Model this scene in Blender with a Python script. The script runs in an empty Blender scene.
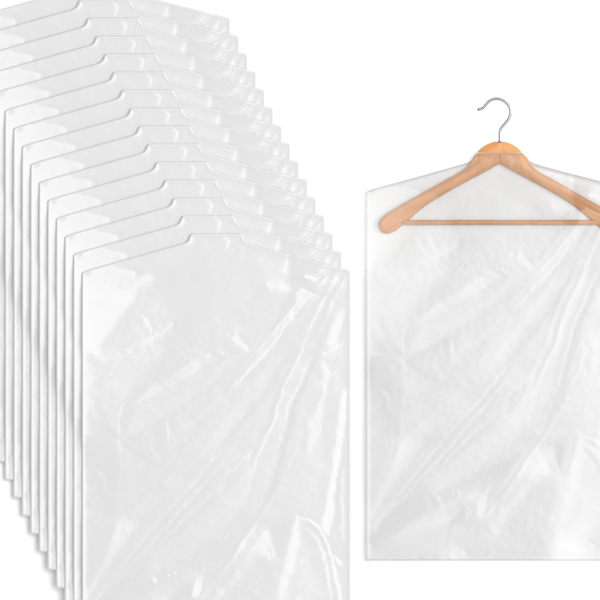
import bpy, math
import numpy as np
from mathutils import Vector

# ------------------------------------------------------------------ camera, world, lamps, exposure
S = bpy.context.scene
PX = 0.002                                   # one photograph pixel is 2 mm on the surface
def wx(x): return (x - 300.0) * PX
def wy(y): return (300.0 - y) * PX
CAM_Z = 40.0
cd = bpy.data.cameras.new('camera'); cam = bpy.data.objects.new('camera', cd)
S.collection.objects.link(cam); cam.location = (0, 0, CAM_Z)
cd.sensor_width = 36.0
cd.lens = 36.0 * (CAM_Z - 0.02) / (600 * PX)
cd.clip_end = 200.0; cd.clip_start = 0.1
S.camera = cam

W = bpy.data.worlds.new("World"); S.world = W; W.use_nodes = True
bg = W.node_tree.nodes['Background']
bg.inputs['Color'].default_value = (1.0, 1.0, 1.0, 1)
bg.inputs['Strength'].default_value = 0.72

def lamp(name, az, tilt, dist, sx, sy, level, col=(1, 1, 1)):
    """softbox; level = radiance it adds to a white surface facing up"""
    ld = bpy.data.lights.new(name, 'AREA'); ld.shape = 'RECTANGLE'; ld.size = sx; ld.size_y = sy
    a, t = math.radians(az), math.radians(tilt)
    p = Vector((math.cos(a) * math.sin(t), math.sin(a) * math.sin(t), math.cos(t))) * dist
    A = sx * sy
    L = level * math.pi * dist * dist / (A * math.cos(t))
    ld.energy = L * math.pi * A
    ld.color = col
    o = bpy.data.objects.new(name, ld); S.collection.objects.link(o)
    o.location = p
    o.rotation_euler = (-p).to_track_quat('-Z', 'Y').to_euler()
    return o
LIGHT_AZ = 14
lamp('front_softbox', LIGHT_AZ, 15.2, 32.0, 17.0, 14.7, 0.60)   # sizes: across the azimuth, along it
lamp('side_softbox', LIGHT_AZ, 56, 7.0, 2.2, 2.2, 0.45)

S.view_settings.view_transform = 'Standard'
S.view_settings.look = 'None'
S.view_settings.exposure = 0.0
S.view_settings.gamma = 1.0
S.render.engine = 'CYCLES'
S.cycles.denoising_prefilter = 'ACCURATE'
S.cycles.use_adaptive_sampling = False
S.cycles.max_bounces = 12
S.cycles.transparent_max_bounces = 24

# ------------------------------------------------------------------ materials
def new_mat(name):
    m = bpy.data.materials.new(name); m.use_nodes = True
    nt = m.node_tree; nt.nodes.clear()
    out = nt.nodes.new('ShaderNodeOutputMaterial')
    return m, nt, out

def film_mat(name, body, col, ior=1.45, rough=0.16, mottled=0.02):
    """thin plastic film: part clear, part milky, with a gloss on top"""
    m, nt, out = new_mat(name); N = nt.nodes; L = nt.links
    tc = N.new('ShaderNodeTexCoord')
    nz = N.new('ShaderNodeTexNoise'); nz.inputs['Scale'].default_value = 9.0; nz.inputs['Detail'].default_value = 5.0
    L.new(tc.outputs['Object'], nz.inputs['Vector'])
    mr = N.new('ShaderNodeMapRange')
    mr.inputs['To Min'].default_value = col - mottled; mr.inputs['To Max'].default_value = col + mottled
    L.new(nz.outputs['Fac'], mr.inputs['Value'])
    cc = N.new('ShaderNodeCombineColor')
    for i in range(3): L.new(mr.outputs['Result'], cc.inputs[i])
    di = N.new('ShaderNodeBsdfDiffuse'); L.new(cc.outputs[0], di.inputs['Color'])
    tr = N.new('ShaderNodeBsdfTransparent'); tr.inputs['Color'].default_value = (0.996, 0.996, 0.996, 1)
    mx = N.new('ShaderNodeMixShader'); mx.inputs[0].default_value = body
    L.new(tr.outputs[0], mx.inputs[1]); L.new(di.outputs[0], mx.inputs[2])
    gl = N.new('ShaderNodeBsdfGlossy'); gl.inputs['Roughness'].default_value = rough
    gl.inputs['Color'].default_value = (1, 1, 1, 1)
    fr = N.new('ShaderNodeFresnel'); fr.inputs['IOR'].default_value = ior
    m2 = N.new('ShaderNodeMixShader')
    L.new(fr.outputs[0], m2.inputs[0]); L.new(mx.outputs[0], m2.inputs[1]); L.new(gl.outputs[0], m2.inputs[2])
    L.new(m2.outputs[0], out.inputs['Surface'])
    return m

M_STACK = film_mat('milky_film', 0.97, 0.49, mottled=0.01, ior=1.32, rough=0.145)
M_CLEAR = film_mat('clear_film', 0.03, 0.8, ior=1.34, mottled=0.015, rough=0.20)
M_GUSSET = film_mat('clear_gusset', 0.12, 0.6, ior=1.1, mottled=0.01)
M_CLEARB = film_mat('clear_film_back', 0.45, 0.54, ior=1.15, mottled=0.01)
M_SEAM = film_mat('welded_seam', 0.80, 0.52, rough=0.3, mottled=0.01)
M_SEAM2 = film_mat('welded_seam_clear', 0.22, 0.7, rough=0.3, ior=1.3, mottled=0.01)

def plain(name, col, rough=0.5, metal=0.0):
    m, nt, out = new_mat(name)
    b = nt.nodes.new('ShaderNodeBsdfPrincipled')
    b.inputs['Base Color'].default_value = (*col, 1); b.inputs['Roughness'].default_value = rough
    b.inputs['Metallic'].default_value = metal
    nt.links.new(b.outputs[0], out.inputs['Surface'])
    return m, nt, b
M_BG, nt, b = plain('white_paper', (0.93, 0.93, 0.93), 0.9)
b.inputs['Specular IOR Level'].default_value = 0.0
nz = nt.nodes.new('ShaderNodeTexNoise'); nz.inputs['Scale'].default_value = 6
mr = nt.nodes.new('ShaderNodeMapRange'); mr.inputs['To Min'].default_value = 0.925; mr.inputs['To Max'].default_value = 0.945
nt.links.new(nz.outputs['Fac'], mr.inputs['Value'])
nt.links.new(mr.outputs['Result'], b.inputs['Base Color'])

M_STEEL, nt, b = plain('polished_steel', (0.27, 0.27, 0.29), 0.16, 1.0)
nz = nt.nodes.new('ShaderNodeTexNoise'); nz.inputs['Scale'].default_value = 120
mr = nt.nodes.new('ShaderNodeMapRange'); mr.inputs['To Min'].default_value = 0.14; mr.inputs['To Max'].default_value = 0.26
nt.links.new(nz.outputs['Fac'], mr.inputs['Value']); nt.links.new(mr.outputs['Result'], b.inputs['Roughness'])

def wood(name, c0, c1, ang):
    m, nt, b = plain(name, c0, 0.36); b.inputs['Specular IOR Level'].default_value = 0.3
    N = nt.nodes; L = nt.links
    tc = N.new('ShaderNodeTexCoord'); mp = N.new('ShaderNodeMapping')
    mp.vector_type = 'TEXTURE'; mp.inputs['Rotation'].default_value = (0, 0, ang); mp.inputs['Scale'].default_value = (1 / 5, 1 / 150, 1 / 60)
    nz = N.new('ShaderNodeTexNoise'); nz.inputs['Scale'].default_value = 1.6; nz.inputs['Detail'].default_value = 5
    L.new(tc.outputs['Object'], mp.inputs['Vector']); L.new(mp.outputs[0], nz.inputs['Vector'])
    rp = N.new('ShaderNodeValToRGB')
    rp.color_ramp.elements[0].position = 0.3; rp.color_ramp.elements[0].color = (*c1, 1)
    rp.color_ramp.elements[1].position = 0.7; rp.color_ramp.elements[1].color = (*c0, 1)
    L.new(nz.outputs['Fac'], rp.inputs['Fac']); L.new(rp.outputs[0], b.inputs['Base Color'])
    return m
C0, C1 = (0.53, 0.258, 0.095), (0.43, 0.185, 0.056)
M_WOODL = wood('beech_left', C0, C1, math.radians(29))
M_WOODR = wood('beech_right', C0, C1, math.radians(-29))
M_WOODB = wood('beech_bar', C0, C1, 0)

# ------------------------------------------------------------------ helpers
def mesh_obj(name, verts, faces, mat, parent=None, smooth=True):
    me = bpy.data.meshes.new(name)
    verts = np.asarray(verts, dtype=np.float32); faces = np.asarray(faces, dtype=np.int32)
    me.vertices.add(len(verts)); me.vertices.foreach_set('co', verts.ravel())
    k = faces.shape[1]
    me.loops.add(faces.size); me.loops.foreach_set('vertex_index', faces.ravel())
    me.polygons.add(len(faces))
    me.polygons.foreach_set('loop_start', np.arange(0, faces.size, k, dtype=np.int32))
    try: me.polygons.foreach_set('loop_total', np.full(len(faces), k, dtype=np.int32))
    except Exception: pass
    me.update(calc_edges=True); me.validate()
    me.polygons.foreach_set('use_smooth', np.full(len(me.polygons), smooth, dtype=bool))
    me.materials.append(mat)
    o = bpy.data.objects.new(name, me); S.collection.objects.link(o)
    if parent: o.parent = parent
    return o

def empty(name, loc, label, cat, group=None):
    o = bpy.data.objects.new(name, None); S.collection.objects.link(o)
    o.location = loc; o.empty_display_size = 0.05
    o['label'] = label; o['category'] = cat
    if group: o['group'] = group
    return o

# ------------------------------------------------------------------ white surface everything lies on
bgm = mesh_obj('background', [(-15, -15, 0), (15, -15, 0), (15, 15, 0), (-15, 15, 0)], [(0, 1, 2, 3)], M_BG, smooth=False)
bgm['kind'] = 'structure'

# ------------------------------------------------------------------ bag outline (pixels of the frontmost bag)
X0, X1, YB = 82.0, 351.0, 641.8
def sm(a, b, x):
    t = np.clip((x - a) / (b - a), 0, 1); return t * t * (3 - 2 * t)
def top(x):
    """upper edge of the bag: two sloping shoulders and a flat raised neck"""
    x = np.asarray(x, dtype=float)
    xs = [82, 84, 95, 130, 160, 178, 184, 187.4, 188.9, 189.7, 190.5, 191.6, 194, 240.5, 241.6, 242.6, 243.6, 245.2, 248.5, 254, 262, 280, 310, 345, 349, 351]
    ys = [273.4, 271.6, 268.2, 258.6, 250.2, 245.2, 243.3, 241.4, 239.4, 237.3, 235.3, 234.2, 233.9, 233.9, 234.4, 236.0, 238.2, 240.6, 242.9, 245.2, 247.5, 252.3, 260.0, 269.0, 270.0, 271.6]
    return np.interp(x, xs, ys)

# ------------------------------------------------------------------ wrinkle plan -> relief of the film
R = 0.5                                          # grid step in pixels
GX = np.arange(76, 357.01, R); GY = np.arange(226, 648.01, R)
QX, QY = np.meshgrid(GX, GY)
T = np.zeros_like(QX)                            # how far each spot tilts to the light

def sub(pts, pad):
    xs = [p[0] for p in pts]; ys = [p[1] for p in pts]
    i0 = max(0, int((min(ys) - pad - GY[0]) / R)); i1 = min(len(GY), int((max(ys) + pad - GY[0]) / R) + 2)
    j0 = max(0, int((min(xs) - pad - GX[0]) / R)); j1 = min(len(GX), int((max(xs) + pad - GX[0]) / R) + 2)
    return slice(i0, i1), slice(j0, j1)
def segdist(X, Y, pts, closed):
    D = np.full(X.shape, 1e9); n = len(pts)
    for i in range(n if closed else n - 1):
        ax, ay = pts[i]; bx, by = pts[(i + 1) % n]
        dx, dy = bx - ax, by - ay; l2 = dx * dx + dy * dy + 1e-9
        t = np.clip(((X - ax) * dx + (Y - ay) * dy) / l2, 0, 1)
        D = np.minimum(D, np.hypot(X - ax - t * dx, Y - ay - t * dy))
    return D
rng = np.random.RandomState(7)
def fbm(shape, px, seed, ax=1.0, ang=0.0, fine=1.0):
    """smooth noise, features about px pixels, stretched ax times along ang"""
    r = np.random.RandomState(seed)
    f = np.fft.rfft2(r.randn(*shape))
    ky = np.fft.fftfreq(shape[0], R)[:, None]; kx = np.fft.rfftfreq(shape[1], R)[None, :]
    c, s = math.cos(ang), math.sin(ang)
    k = np.hypot((kx * c + ky * s) * ax, -kx * s + ky * c)
    f *= np.exp(-(k * px) ** 2) + fine * 0.35 * np.exp(-(k * px / 2.5) ** 2) + fine * 0.12 * np.exp(-(k * px / 6) ** 2)
    n = np.fft.irfft2(f, s=shape); return n / n.std()
WOB = (fbm(QX.shape, 14, 3, fine=0.3) * 1.0, fbm(QX.shape, 14, 4, fine=0.3) * 1.0)
def poly(pts, v, feather=1.5, wob=0.6):
    """soft-edged facet"""
    global T
    s = sub(pts, feather + 4); X = QX[s] + WOB[0][s] * wob; Y = QY[s] + WOB[1][s] * wob
    ins = np.zeros(X.shape, bool); n = len(pts)
    for i in range(n):
        ax, ay = pts[i]; bx, by = pts[(i + 1) % n]
        if ay == by: continue
        c = ((ay > Y) != (by > Y)) & (X < (bx - ax) * (Y - ay) / (by - ay) + ax)
        ins ^= c
    D = segdist(X, Y, pts, True); D = np.where(ins, D, -D)
    w = sm(-feather, feather, D)
    T[s] = T[s] * (1 - w) + v * w
def line(pts, v, w=1.5, taper=True, wob=0.5):
    """narrow crease"""
    s = sub(pts, w * 3 + 3); X = QX[s] + WOB[0][s] * wob; Y = QY[s] + WOB[1][s] * wob
    D = segdist(X, Y, pts, False)
    g = np.exp(-(D / w) ** 2)
    if taper:
        (ax, ay), (bx, by) = pts[0], pts[-1]
        L = math.hypot(bx - ax, by - ay) + 1e-6
        t = np.clip(((X - ax) * (bx - ax) + (Y - ay) * (by - ay)) / L / L, 0, 1)
        g = g * (0.35 + 0.65 * np.sin(np.pi * np.clip(t, 0.03, 0.97)) ** 0.5)
    T[s] += v * g
def spot(x, y, r, v): line([(x, y), (x + .3, y + .2)], v, r, False, 0)

def plan():
    # broad zones
    poly([(150, 240), (245, 240), (262, 262), (240, 320), (190, 335), (165, 300)], 0.05, 14)
    poly([(84, 272), (170, 248), (186, 246), (160, 300), (130, 330), (84, 340)], 0.16, 10)
    # white crumpled zone by the left edge
    poly([(76, 356), (99, 358), (127, 354), (162, 338), (160, 356), (140, 380), (127, 402), (118, 416), (100, 424), (76, 436)], 0.42, 8)
    poly([(76, 272), (84, 273), (94, 269), (86, 284), (76, 286)], -0.10, 2)
    poly([(76, 287), (103, 286.3), (127, 283), (151, 275.8), (149, 283), (141, 291), (127, 309), (112, 328), (103, 340), (98, 354), (76, 352)], 1.05, 7)
    poly([(142, 292), (150, 282), (160, 296), (168, 316), (170, 328), (150, 341), (127, 349), (101, 354), (104, 343), (127, 315)], 0.30, 7)
    poly([(76, 262), (150, 262), (152, 273), (127, 281), (104, 284.5), (76, 286)], 0.12, 1.4)
    poly([(84.5, 285), (94, 268), (108, 266.5), (127, 269.5), (136.5, 272.5), (135, 277), (115, 282.3), (94, 285)], 0.66, 1.2)
    line([(84, 286), (103, 285), (127, 281.5), (149, 275)], -0.2, 1.2)
    poly([(150, 274), (153, 278), (150, 284), (141, 291)], 0.75, 1.5)
    line([(96, 354), (112, 353), (127, 349.5), (150, 341), (162, 334), (170, 326)], 0.75, 2.4)
    line([(84, 360), (99, 365), (127, 358), (150, 352)], -0.22, 2.0)
    line([(142, 315), (147, 323), (148, 326), (152, 332), (151, 338)], 0.7, 1.1)
    line([(144, 324), (150, 322)], 0.5, 1.0); spot(147, 318, 1.2, .5)
    line([(168, 312), (173, 318), (172, 330)], 0.3, 2.2)
    poly([(86, 300), (100, 298), (112, 304), (96, 310)], 0.72, 4)
    line([(84, 383), (92, 380), (97, 379)], 0.5, 1.6); line([(92, 388), (106, 384)], -0.25, 2)
    # pale patch running up right
    poly([(128, 405), (148, 388.5), (164, 380), (185, 364), (208, 354), (221, 358), (197, 371), (178, 382), (162, 392), (137, 405)], 0.66, 1.8)
    poly([(215, 369), (229, 359), (248, 350), (240, 362), (200, 390), (171, 410), (143, 426), (122, 438), (137, 408), (165, 392), (195, 374)], 0.30, 2.2)
    line([(215, 371), (198, 381), (178, 392), (160, 401)], -0.28, 1.6)
    line([(124, 403), (118.5, 418), (119, 430), (119, 440)], 0.55, 1.6)
    poly([(100, 398), (118, 404), (117, 430), (104, 420), (96, 408)], 0.36, 3)
    line([(98, 398), (100, 412), (110, 428), (118, 438)], -0.20, 2)
    line([(84, 432), (100, 437), (118, 440)], 0.35, 1.6)
    line([(118.5, 440), (143, 427), (171, 411), (220, 376)], 0.30, 1.5)
    poly([(119, 443), (143, 431), (171, 414), (178, 424), (160, 448), (152, 462), (128, 447)], -0.16, 3)
    poly([(76, 443), (118, 443), (122, 470), (116, 515), (104, 516), (96, 480), (76, 476)], -0.22, 5)
    line([(120, 444), (121, 470), (117, 512)], 0.22, 2.0)
    line([(124, 444), (140, 456), (158, 464)], -0.22, 2)
    line([(152, 434), (150, 448), (160, 460)], 0.15, 2.5)
    line([(167.5, 421), (169, 430), (169.5, 440)], 0.45, 1.4)
    line([(84, 473), (96, 469), (104, 478), (106, 492)], 0.25, 2.0)
    line([(84, 491), (100, 490)], 0.22, 1.4)
    line([(172, 434), (190, 424), (213, 404), (222, 392)], 0.20, 2.4)
    line([(160, 460), (178, 455), (196, 430), (215, 410)], -0.14, 3)
    line([(164, 483), (170, 478), (176, 473)], 0.45, 1.4)
    line([(156, 497), (162, 503)], 0.35, 1.2)
    # bright streak low on the left
    poly([(82, 602), (94, 577), (108, 549), (117, 521), (124, 515.5), (131, 519), (139, 523), (131, 533), (122, 547), (110, 564), (95, 587), (84, 604)], 0.52, 4)
    poly([(124, 515), (146, 503), (160, 499), (150, 512), (138, 522)], 0.24, 3)
    line([(100, 529), (112, 521), (122, 516)], 0.30, 1.5); line([(130, 513), (140, 524)], 0.3, 1)
    # fan of creases out of the lower left corner
    for pts in ([(88, 609), (120, 569), (150, 532), (166, 512), (197, 479), (214, 458), (232, 437)],
                [(90, 608), (125, 571), (155, 540), (178, 514), (200, 488), (222, 463)],
                [(92, 610), (125, 575), (150, 553), (185, 518), (222, 488)],
                [(88, 615), (120, 583), (157, 554), (197, 525), (222, 505)]):
        line(pts, 0.36, 1.5); line([(x + 3, y + 2.5) for x, y in pts], -0.22, 1.6)
    poly([(142, 566), (160, 554), (197, 527), (250, 486), (245, 500), (225, 528), (186, 556), (165, 566)], 0.24, 2.5)
    poly([(98, 602), (120, 581), (145, 572), (173, 563), (199, 552), (246, 529), (236, 552), (206, 568), (190, 573), (145, 592), (90, 630), (84, 622)], -0.34, 2.5)
    line([(143, 577), (160, 568), (176, 563)], 0.3, 1.3)
    spot(154.7, 579.5, 2.0, 1.0); spot(168.7, 575, 1.3, .8); spot(174.5, 572.5, 1.1, .8)
    line([(187, 571), (191, 568)], .5, 1)
    poly([(85, 640), (123, 612), (162, 589), (197, 574), (193, 584), (165, 602), (150, 618), (120, 628)], 0.18, 2)
    poly([(143, 598), (173, 584), (193, 576), (180, 588), (165, 599)], 0.28, 1.2)
    line([(85, 637), (123, 611), (162, 588), (195, 574)], 0.25, 1.4)
    poly([(163.5, 604), (190, 582), (194, 597), (180, 600)], -0.42, 1.1)
    poly([(192, 598), (197, 574), (201, 576), (206, 567), (203, 584), (197, 598)], 0.48, 1.0)
    poly([(120, 624), (165, 606), (160, 622), (128, 636)], 0.10, 5)
    line([(172, 623), (188, 604), (216, 581)], -0.4, 1.4); line([(170, 625), (186, 605), (214, 581)], 0.3, 1.4)
    poly([(167, 628), (174, 626), (180, 632), (187, 641), (167, 641)], 0.55, 1.2)
    line([(158, 640), (164, 630), (168, 625)], 0.3, 1.2)
    # long ridge in the lower middle
    line([(285, 478), (271, 500), (265, 511), (248, 537), (230, 565), (206, 593), (176, 617)], 0.32, 1.8)
    line([(282, 476), (268, 500), (262, 509), (245, 535), (227, 562), (203, 590)], -0.28, 2.0)
    poly([(269, 525), (273, 536), (279, 548), (276, 558), (258, 558), (250, 573), (233, 582), (222, 600), (218, 616), (205, 612), (225, 585), (240, 566), (253, 547)], 0.32, 1.6, 1.2)
    line([(268, 545), (272, 556)], -0.35, 1.6); line([(275, 540), (279, 552)], -0.3, 1.4)
    poly([(266, 524), (285, 520), (296, 520), (285, 552), (276, 555), (272, 538)], -0.30, 3)
    poly([(258, 562), (275, 562), (272, 600), (262, 632), (226, 632), (226, 602), (240, 584)], -0.05, 5)
    # white puffed fold at the lower right
    poly([(297, 518), (306, 541), (316, 565), (326, 600), (330, 648), (271, 648), (273, 611), (279, 588), (286, 553)], 0.22, 7)
    poly([(297, 520), (300, 540), (291, 580), (279, 600), (283, 570), (290, 544)], 0.62, 3.5)
    poly([(274, 614), (290, 611), (300, 604), (312, 606), (306, 622), (313, 648), (270, 648)], 0.8, 8)
    poly([(282, 606), (294, 592), (302, 590), (292, 603)], 0.0, 2); line([(284, 575), (296, 575)], -0.4, 1.5)
    line([(300, 562), (310, 559)], 0.5, 1.5); line([(306, 622), (314, 626), (316, 620)], -0.5, 1.6)
    poly([(300, 519), (316, 527), (326, 548), (334, 590), (330, 600), (318, 566), (306, 538)], 0.02, 2)
    line([(308, 530), (318, 538), (325, 560), (332, 598), (336, 640)], 0.5, 1.6)
    line([(297, 517.5), (308, 519.5), (320, 528), (327.5, 546), (334, 565), (341, 598), (346, 640)], 0.72, 1.6, False)
    line([(301, 519), (311, 523), (321, 534), (328, 556)], -0.3, 1.8)
    line([(321, 561), (325, 554), (329, 552)], 0.6, 1.5); line([(335, 556), (338, 560), (341, 564)], 0.9, 1.5)
    # tall white streak by the right edge
    poly([(343, 389), (348.5, 389), (346, 420), (341, 452), (335, 488), (332, 520), (328, 536), (322, 526), (327, 500), (331, 478), (336, 443)], 0.75, 2.8)
    line([(340, 462), (338, 500), (336, 530)], -0.25, 1.8)
    line([(344, 470), (342, 505), (344, 540)], 0.4, 2)
    poly([(322, 362), (329, 366), (327, 397), (322, 418), (317, 440), (315, 456), (306, 458), (308, 427), (318, 408), (324, 385)], 0.34, 1.6, 1.2)
    poly([(305, 458), (322, 440), (326, 470), (320, 512), (302, 515)], 0.12, 5)
    line([(319, 351.5), (325, 354), (331, 350.5), (338, 346), (348, 344)], 0.85, 1.9)
    line([(349, 360), (339, 368), (330, 375), (323, 368)], 0.4, 1.6)
    # parallel diagonal drapes
    poly([(300, 352), (317, 352), (306, 378), (292, 408), (283, 443), (270, 490), (253, 505), (254, 470), (272, 427), (286, 385)], 0.10, 2.5)
    line([(320, 340), (318, 352), (308, 376), (294, 406), (285, 443), (279, 466), (273, 488), (266, 500)], -0.62, 2.8)
    line([(313, 355), (303, 376), (289, 406), (281, 440)], 0.3, 1.6)
    line([(303, 350), (285, 385), (273, 425), (257, 457), (252, 474), (250, 492)], 0.45, 1.5)
    line([(298, 350), (281, 385), (269, 424), (253, 455)], -0.28, 2.4)
    line([(303, 430), (296, 450), (288, 470)], 0.25, 1.5)
    line([(277, 335), (266, 351), (250, 371), (227, 392), (213, 402)], 0.50, 1.5)
    poly([(270, 360), (287, 350), (268, 384), (246, 412), (215, 450), (205, 450), (222, 420), (244, 392)], 0.20, 3)
    line([(289, 352), (268, 390), (240, 425), (214, 456)], -0.28, 3)
    line([(245, 375), (222, 395), (190, 418)], -0.22, 2.2)
    line([(224, 476), (231, 470), (238, 467), (245, 457)], 0.65, 1.3)
    poly([(215, 492), (240, 470), (252, 447), (251, 482), (246, 500), (224, 522), (215, 524), (226, 505)], 0.26, 2.2)
    poly([(226, 478), (244, 462), (238, 480), (222, 496)], -0.1, 2)
    # upper right
    poly([(291, 256), (335, 268), (326, 276), (306, 300), (290, 322), (268, 345), (262, 350), (278, 318), (290, 290)], -0.42, 2.2)
    poly([(250, 247), (288, 257), (286, 272), (262, 270), (250, 262)], 0.16, 4)
    line([(289, 254), (286.5, 264), (285, 272)], 0.55, 1.7)
    poly([(262, 282), (270, 274), (285, 276), (284, 289), (270, 290)], 0.30, 2.5)
    line([(255, 300), (262, 284), (270, 277)], -0.2, 3)
    line([(224, 236), (228.5, 240), (228.5, 243), (226, 249)], 0.60, 1.7)
    poly([(305, 276), (315, 273), (325, 266), (330, 260), (334, 252), (342, 252), (336, 262), (325, 273.5), (315, 278.5)], 0.6, 0.9, .2)
    line([(305, 275.5), (315, 273), (325, 266), (330, 260), (334, 252)], 1.3, 1.0, False, .2); line([(306, 277.5), (315, 278.4), (325, 273), (334, 264), (342, 254)], 2.0, 1.4, False, .2)
    head = [(295.5, 292), (302.5, 289.5), (311, 292), (319.5, 296.5), (306, 300), (299, 309), (285, 326), (277, 341), (250, 372), (240, 382), (248, 368), (262, 346), (278, 326), (292, 309), (297, 300)]
    poly(head, 0.34, 1.0, .3)
    line([(297, 300), (292, 309), (278, 326), (262, 346), (240, 366)], 0.5, 1.0)
    line([(319.5, 296.5), (306, 300), (299, 309), (285, 326), (277, 341), (250, 370), (236, 384)], 0.62, 1.1)
    line([(295.5, 292), (302.5, 289.5), (311, 292), (319.5, 296.5)], 0.4, 1.0)
    line([(288, 309), (292, 312), (290, 317), (294, 318), (291, 324)], 0.6, 0.9)
    line([(340, 272), (336, 279), (315, 316), (305, 340), (297, 360)], 0.45, 1.4); line([(336, 270), (330, 280), (308, 318), (292, 345)], -0.22, 2.6)
    line([(349, 273), (343, 283), (333, 303), (326, 325), (322, 340)], 0.40, 1.3)
    line([(350, 279), (345, 287), (339, 300)], 0.4, 1.2)
    line([(345, 274), (338, 286), (326, 306), (316, 330)], -0.32, 1.7)
    poly([(341, 309), (346, 309), (341, 331), (334, 345), (326, 348), (331, 328)], 0.46, 1.6)
    line([(332, 310), (325, 332), (321, 345)], -0.35, 2)
    poly([(236, 328), (239, 336), (242, 341), (250, 351), (238, 347.5), (230.5, 341)], 0.45, 1.2)
    line([(243, 345), (248, 347), (246, 343)], 0.7, 1.0)
    line([(250, 350), (240, 354.5), (229, 359), (215, 369)], 0.55, 1.7)
    line([(219, 351), (224, 354), (230, 354)], 0.5, 1.5)
    line([(262, 338), (250, 350)], 0.3, 1.5)
    spot(243, 307, 2.4, .3); line([(214, 318), (220, 322)], .25, 2)

plan()
# soft random unevenness everywhere: light crumple plus long diagonal drape
zone = sm(40, 0, segdist(QX, QY, [(160, 330), (200, 345), (230, 340)], False))
T += 0.045 * fbm(QX.shape, 14, 11) + 0.035 * fbm(QX.shape, 6, 12, 4.0, math.radians(-55))
T += 0.10 * zone * fbm(QX.shape, 4.5, 13)
zone2 = sm(45, 0, segdist(QX, QY, [(210, 600), (260, 600)], False)); T += 0.06 * zone2 * fbm(QX.shape, 5, 15, 3.0, math.radians(-60))
T = np.clip(np.where(T < 0, T * 2.0, T), -1.3, 2.2)

def relief(slope, lam, hp):
    """least-squares surface whose x-slope follows the plan (free edges)"""
    s = -slope * T
    a = np.concatenate([s, -s[:, ::-1]], 1); a = np.concatenate([a, a[::-1]], 0)
    F = np.fft.fft2(a)
    ky = 2 * np.pi * np.fft.fftfreq(a.shape[0], R)[:, None]; kx = 2 * np.pi * np.fft.fftfreq(a.shape[1], R)[None, :]
    H = (-1j * kx) * F / (kx ** 2 + lam * ky ** 2 + hp ** 2)
    h = np.real(np.fft.ifft2(H))[:s.shape[0], :s.shape[1]]
    return h                                    # pixels

def sample(h, x, y):
    fx = np.clip((x - GX[0]) / R, 0, len(GX) - 1.001); fy = np.clip((y - GY[0]) / R, 0, len(GY) - 1.001)
    j = fx.astype(int); i = fy.astype(int); a = fx - j; b = fy - i
    return (h[i, j] * (1 - a) + h[i, j + 1] * a) * (1 - b) + (h[i + 1, j] * (1 - a) + h[i + 1, j + 1] * a) * b

TOPLINE = [(x, float(top(x))) for x in [82, 84, 95, 130, 160, 178, 184, 187.4, 188.9, 189.7, 190.5, 191.6, 194, 240.5, 241.6, 242.6, 243.6, 245.2, 248.5, 254, 262, 280, 310, 345, 349, 351]]
CXB, CYB = 216.5, 438.0                          # bag origin in pixels
def sheet(h, step, rim, drop, extra=None, edge_r=1.5, inset=0.0):
    """one sheet of film following the outline; returns verts (m), faces"""
    e = np.array([0, .3, .7, 1.1, 1.5, 2.0, 2.5, 3.0])
    xs = np.concatenate([X0 + inset + e, np.arange(X0 + 4, X1 - 3.9, step), X1 - inset - e[::-1]])
    nsp = int((YB - 234) / step)
    t = np.concatenate([[0, .0008, .0018, .0028, .004, .0055, .0075], np.linspace(0.0105, 0.9895, nsp), 1 - np.array([.0080, .0055, .004, .0028, .0018, .0008, 0])])
    X = np.repeat(xs[None, :], len(t), 0)
    tp = top(xs)[None, :] + inset
    Y = tp + t[:, None] * (YB - inset - tp)
    Z = sample(h, X, Y)
    d = np.minimum(np.minimum(X - X0, X1 - X), YB - Y)
    near = Y < 330
    d[near] = np.minimum(d[near], segdist(X[near], Y[near], TOPLINE, False))
    d = np.clip(d, 0, None)
    u = np.clip(d / edge_r, 0, 1)
    Z = Z - rim * (1 - np.sqrt(1 - (1 - u) ** 2)) - drop + 0.36 * np.exp(-np.clip(d - 1.3, 0, None) / 2.0) * (rim > 0)
    if extra is not None: Z = extra(X, Y, Z, d)
    V = np.stack([(X - CXB) * PX, (CYB - Y) * PX, Z * PX], -1).reshape(-1, 3)
    n, m = X.shape
    i = np.arange(n - 1)[:, None] * m + np.arange(m - 1)[None, :]
    Fc = np.stack([i, i + m, i + m + 1, i + 1], -1).reshape(-1, 4)
    return V, Fc

def outline(n_side=200):
    xs = np.concatenate([np.linspace(X0 + .4, 186, 60), np.linspace(186.3, 195, 30), np.linspace(196, 240, 30), np.linspace(240.3, 256, 34), np.linspace(257, X1 - .4, 60)])
    P = [(x, float(top(x)) + .4) for x in xs]
    P += [(X1 - .4, y) for y in np.linspace(274, YB - .6, n_side)]
    P += [(x, YB - .4) for x in np.linspace(X1 - .8, X0 + .8, 120)]
    P += [(X0 + .4, y) for y in np.linspace(YB - .6, 275.5, n_side)]
    return np.array(P)
def seam_mesh(zf, rx, rz):
    """welded bead along the whole edge: flattened tube; zf gives its height in px"""
    P = outline(); n = len(P)
    tg = np.roll(P, -1, 0) - np.roll(P, 1, 0); tg /= np.linalg.norm(tg, axis=1)[:, None] + 1e-9
    nr = np.stack([-tg[:, 1], tg[:, 0]], 1)
    z = zf(P[:, 0], P[:, 1]); K = 8; V = []
    for k in range(K):
        a = 2 * np.pi * k / K
        V.append(np.stack([(P[:, 0] + nr[:, 0] * rx * math.cos(a) - CXB) * PX, (CYB - P[:, 1] - nr[:, 1] * rx * math.cos(a)) * PX, (z + rz * math.sin(a)) * PX], -1))
    V = np.stack(V, 1).reshape(-1, 3)
    F = []
    for i in range(n):
        j = (i + 1) % n
        for k in range(K):
            l = (k + 1) % K
            F.append((i * K + k, i * K + l, j * K + l, j * K + k))
    return V, np.array(F)

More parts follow.
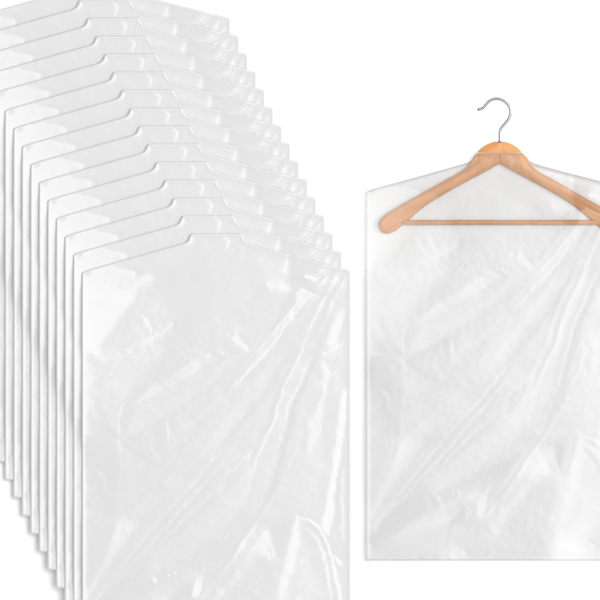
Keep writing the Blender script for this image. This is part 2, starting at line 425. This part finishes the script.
# ------------------------------------------------------------------ the fanned stack of bags
H1 = relief(0.095, 0.08, 2 * math.pi / 380)
BAG_D = 0.3                                      # px, sheet-to-sheet depth inside a bag
STEPX, STEPY, DZ = 8.58, 18.0, 1.4
H1 -= H1.min()
a = H1[int(STEPY / R):, int(STEPX / R):]; b_ = H1[:-int(STEPY / R), :-int(STEPX / R)]
inner = (T * 0 + 1)[int(STEPY / R):, int(STEPX / R):]
print('relief px', H1.max(), 'neighbour diff', (a - b_).min(), (a - b_).max(), np.percentile(a - b_, [0.5, 99.5]))
Vf, Ff = sheet(H1, 0.5, 1.0, 0.0)
Vb, Fb = sheet(H1, 1.5, 0.0, BAG_D + 0.35, inset=0.25)
Vs, Fs = seam_mesh(lambda x, y: sample(H1, x, y) - 0.75, 0.75, 0.42)
ORD = ['', 'second', 'third', 'fourth', 'fifth', 'sixth', 'seventh', 'eighth', 'ninth', 'tenth', 'eleventh', 'twelfth', 'thirteenth', 'fourteenth', 'fifteenth']
GROUP = 'clear plastic garment bags fanned out in a stack'
def stack_label(k):
    if k == 0: return 'frontmost bag of the fanned stack, whole wrinkled face showing'
    if k == 14: return 'rearmost bag of the fanned stack, its neck cut off by the photo'
    return 'pale plastic garment bag, %s from the front of the fanned stack' % ORD[k]
def bag_loc(k):
    z = (0.6 + DZ * (14 - k)) * PX
    f = 1 - z / CAM_Z
    return (wx(CXB - STEPX * k), wy(CYB - STEPY * k), z)
base = empty('garment_bag', bag_loc(0), stack_label(0), 'garment bag', GROUP)
parts = [mesh_obj('front_film', Vf, Ff, M_STACK, base), mesh_obj('back_film', Vb, Fb, M_STACK, base), mesh_obj('welded_seam', Vs, Fs, M_SEAM, base)]
for k in range(1, 15):
    c = base.copy(); S.collection.objects.link(c)
    c.location = bag_loc(k); c['label'] = stack_label(k)
    for p in parts:
        q = p.copy(); S.collection.objects.link(q); q.parent = c

# ------------------------------------------------------------------ wooden hanger
HZ, HT = 4.4, 2.9                                # mid height and half thickness in px (hanger 12 mm thick)
topL = [(500, 141.6), (494, 142.0), (489, 143.7), (484, 146.6), (480, 150.0), (476, 154.8), (472, 160.6), (468, 165.8), (464, 169.6), (457, 174.0), (450, 177.8), (436, 185.8), (422, 193.8), (408, 201.6), (394, 209.6), (386, 214.8), (381, 220.0), (379.0, 225.5)]
botL = [(500, 163.6), (496, 165.6), (492, 167.8), (488, 170.2), (484, 172.4), (479, 175.0), (474, 177.6), (468, 180.8), (462, 184.0), (454, 188.4), (446, 193.0), (434, 200.3), (424, 207.0), (412, 217.0), (400, 227.4), (393, 232.0), (387, 233.6), (382, 231.6)]
def cat(P, n):
    P = np.array(P, float); out = []
    Q = np.vstack([2 * P[0] - P[1], P, 2 * P[-1] - P[-2]])
    for i in range(1, len(Q) - 2):
        for s in range(n):
            t = s / n; a, b, c, d = Q[i - 1:i + 3]
            out.append(0.5 * ((2 * b) + (-a + c) * t + (2 * a - 5 * b + 4 * c - d) * t * t + (-a + 3 * b - 3 * c + d) * t ** 3))
    out.append(Q[-2]); return np.array(out)
def arm(side):
    A = cat(topL, 5); B = cat(botL, 5); n = len(A); K = 28
    # close the rounded tip with shrinking sections
    V = []
    u = np.linspace(0, 1, n)
    for i in range(n):
        a, b = A[i], B[i]
        m = (a + b) / 2; h = (a - b) / 2
        ht = HT * (0.86 + 0.14 * sm(0.45, 0.9, u[i]))
        if i > n - 6: ht *= [0.97, 0.9, 0.8, 0.62, 0.4][i - (n - 5)] if i >= n - 5 else 1
        for k in range(K):
            t = 2 * math.pi * k / K; c, s = math.cos(t), math.sin(t)
            e = 0.72
            cc = math.copysign(abs(c) ** 0.85, c); ss = math.copysign(abs(s) ** e, s)
            p = m + h * cc
            px = p[0]
            if side > 0: px = 1000 - px
            tl = 0.62 * sm(0.52, 0.80, u[i]) * (1 if i < n - 5 else 0.8)
            V.append((wx(px), wy(p[1]), (HZ + ht * (ss * (1 - 0.35 * tl) + tl * cc)) * PX))
    F = []
    for i in range(n - 1):
        for k in range(K):
            l = (k + 1) % K
            q = (i * K + k, i * K + l, (i + 1) * K + l, (i + 1) * K + k)
            F.append(q if side > 0 else q[::-1])
    V = np.array(V)
    # caps as quad strips
    for i, flip in ((0, 1), (n - 1, 0)):
        for k in range(K // 2 - 1):
            q = (i * K + k, i * K + k + 1, i * K + K - 2 - k if K - 2 - k != k + 1 else i * K + k + 1, i * K + (K - 1 - k))
            F.append((q[0], q[1], i * K + K - 2 - k, q[3]))
    return V, np.array(F)
HL = Vector((wx(500), wy(185), 0))
hang = empty('coat_hanger', HL, 'pale wooden coat hanger with steel hook, inside the single clear bag', 'coat hanger')
for sd, m in ((-1, M_WOODL), (1, M_WOODR)):
    V, F = arm(sd)
    V = V - np.array(HL)
    if sd > 0: V[:, 0] += 0.00012
    else: V[:, 0] -= 0.00012
    mesh_obj('arm', V, F, m, hang)
def tube(P, r, K=16, cap=True):
    P = np.array(P, float); n = len(P)
    r = np.broadcast_to(np.asarray(r, float), (n,))
    V = []; F = []
    for i in range(n):
        t = P[min(i + 1, n - 1)] - P[max(i - 1, 0)]; t /= np.linalg.norm(t) + 1e-12
        up = np.array([0, 0, 1.0]); s = np.cross(t, up); s /= np.linalg.norm(s) + 1e-12; w = np.cross(s, t)
        for k in range(K):
            a = 2 * math.pi * k / K; V.append(P[i] + r[i] * (s * math.cos(a) + w * math.sin(a)))
    for i in range(n - 1):
        for k in range(K):
            l = (k + 1) % K; F.append((i * K + k, i * K + l, (i + 1) * K + l, (i + 1) * K + k))
    return np.array(V), np.array(F)
def w3(x, y, z): return (wx(x) - HL.x, wy(y) - HL.y, z * PX)
# trouser bar with tapered, rounded ends set into the arms
bx = np.concatenate([[402.0, 402.6, 404], np.linspace(408, 592, 40), [596, 597.4, 598]])
rr = np.full(len(bx), 2.35); rr[:3] = [0.5, 1.5, 2.0]; rr[-3:] = [2.0, 1.5, 0.5]
V, F = tube([w3(x, 222.4, HZ) for x in bx], rr * PX)
mesh_obj('trouser_bar', V, F, M_WOODB, hang)
# steel hook
hp_ = cat([(500, 146), (500, 141), (500, 136), (500.2, 131), (501.9, 127.3), (505.2, 123.4), (508.9, 118.4), (510.6, 112.8), (509.7, 107.2), (506.0, 102.4), (500.6, 99.2), (494.8, 98.7), (489.4, 101.2), (485.4, 105.4), (482.6, 108.2), (479.2, 109.3)], 8)
rad = np.full(len(hp_), 1.3)
V, F = tube([w3(p[0], p[1], HZ) for p in hp_], rad * PX)
hook = mesh_obj('hook', V, F, M_STEEL, hang)
tp_ = [(480.6, 109.0, .5), (480.2, 109.1, 1.0), (479.5, 109.3, 1.22), (478.6, 109.5, 1.22), (477.9, 109.6, .9), (477.5, 109.7, .3)]
V, F = tube([w3(p[0], p[1], HZ) for p in tp_], np.array([p[2] * 1.3 for p in tp_]) * PX)
mesh_obj('hook_tip', V, F, M_STEEL, hook)
col_ = [(500, 143.2), (500, 142.6), (500, 141.4), (500, 140.6), (500, 140.4)]
V, F = tube([w3(p[0], p[1], HZ) for p in col_], np.array([1.3, 1.8, 1.9, 1.8, 1.3]) * PX)
mesh_obj('collar', V, F, M_STEEL, hook)

# ------------------------------------------------------------------ the single bag over the hanger
H2 = relief(0.112, 0.08, 2 * math.pi / 340)
H2 -= H2.mean()
print('relief2', H2.min(), H2.max())
OX, OY = 284.0, -81.0
def pillow(d): return 10.0
arm_top = cat(topL, 3); arm_bot = cat(botL, 3)
arm_mid = [tuple(p) for p in ((arm_top + arm_bot) / 2)[::4]]
arm_pts = [(x - OX, y - OY) for x, y in arm_mid] ; arm_pts = arm_pts[::-1] + [(1000 - x - OX, y - OY) for x, y in arm_mid]
def ex_front(X, Y, Z, d):
    D = segdist(X, Y, arm_pts, False)
    need = HZ + HT + 0.7 - 3.2 * sm(10, 40, D)       # film rests on the hanger
    need = need - 3.0 * sm(9, 0, d)
    z = Z + pillow(d)
    k = 1.2
    m = np.maximum(z, need); return m + k * np.log1p(np.exp(-np.abs(z - need) / k)) - 0.2
def ex_back(X, Y, Z, d): return 0.35 + 0 * Z
def rim2(x, y):
    return None
single = empty('garment_bag', (wx(CXB + OX), wy(CYB + OY), 0.0), 'single clear garment bag covering the wooden hanger, apart from the stack', 'garment bag')
V, F = sheet(H2, 0.5, 1.2, 0.0, ex_front)
nfront = V.copy()
f2 = mesh_obj('front_film', V, F, M_CLEAR, single)
V, F = sheet(H2, 4.0, 0.0, 0.0, ex_back, inset=0.3)
mesh_obj('back_film', V, F, M_CLEARB, single)
def seam_z(x, y):
    d = np.full(x.shape, 0.4)
    z = ex_front(x, y, sample(H2, x, y), d) - 1.0
    return z
V, F = seam_mesh(seam_z, 0.7, 0.4)
mesh_obj('welded_seam', V, F, M_SEAM2, single)
# side gusset: the film turning down from the welded edge to the back sheet
P = outline(); zt = seam_z(P[:, 0], P[:, 1]); n = len(P)
V = np.concatenate([np.stack([(P[:, 0] - CXB) * PX, (CYB - P[:, 1]) * PX, zt * PX], -1), np.stack([(P[:, 0] - CXB) * PX, (CYB - P[:, 1]) * PX, np.full(n, 0.3) * PX], -1)])
F = [(i, i + 1, n + i + 1, n + i) for i in range(n - 1)] + [(n - 1, 0, n, 2 * n - 1)]
shoulder = [f for f in F if P[f[0]][1] < 273.5 and P[f[0]][0] < 350 and P[f[0]][0] > 83]
sides = [f for f in F if f not in shoulder]
shoulder = [f for f in shoulder if not (P[f[0]][1] < 236 and 190 < P[f[0]][0] < 243)]      # neck stays open for the hook
for nm, fs, mt in (('side_gusset', sides, M_CLEARB), ('shoulder_gusset', shoulder, M_GUSSET)):
    used = sorted({i for f in fs for i in f}); ix = {v: i for i, v in enumerate(used)}
    mesh_obj(nm, V[used], np.array([[ix[i] for i in f] for f in fs]), mt, single)
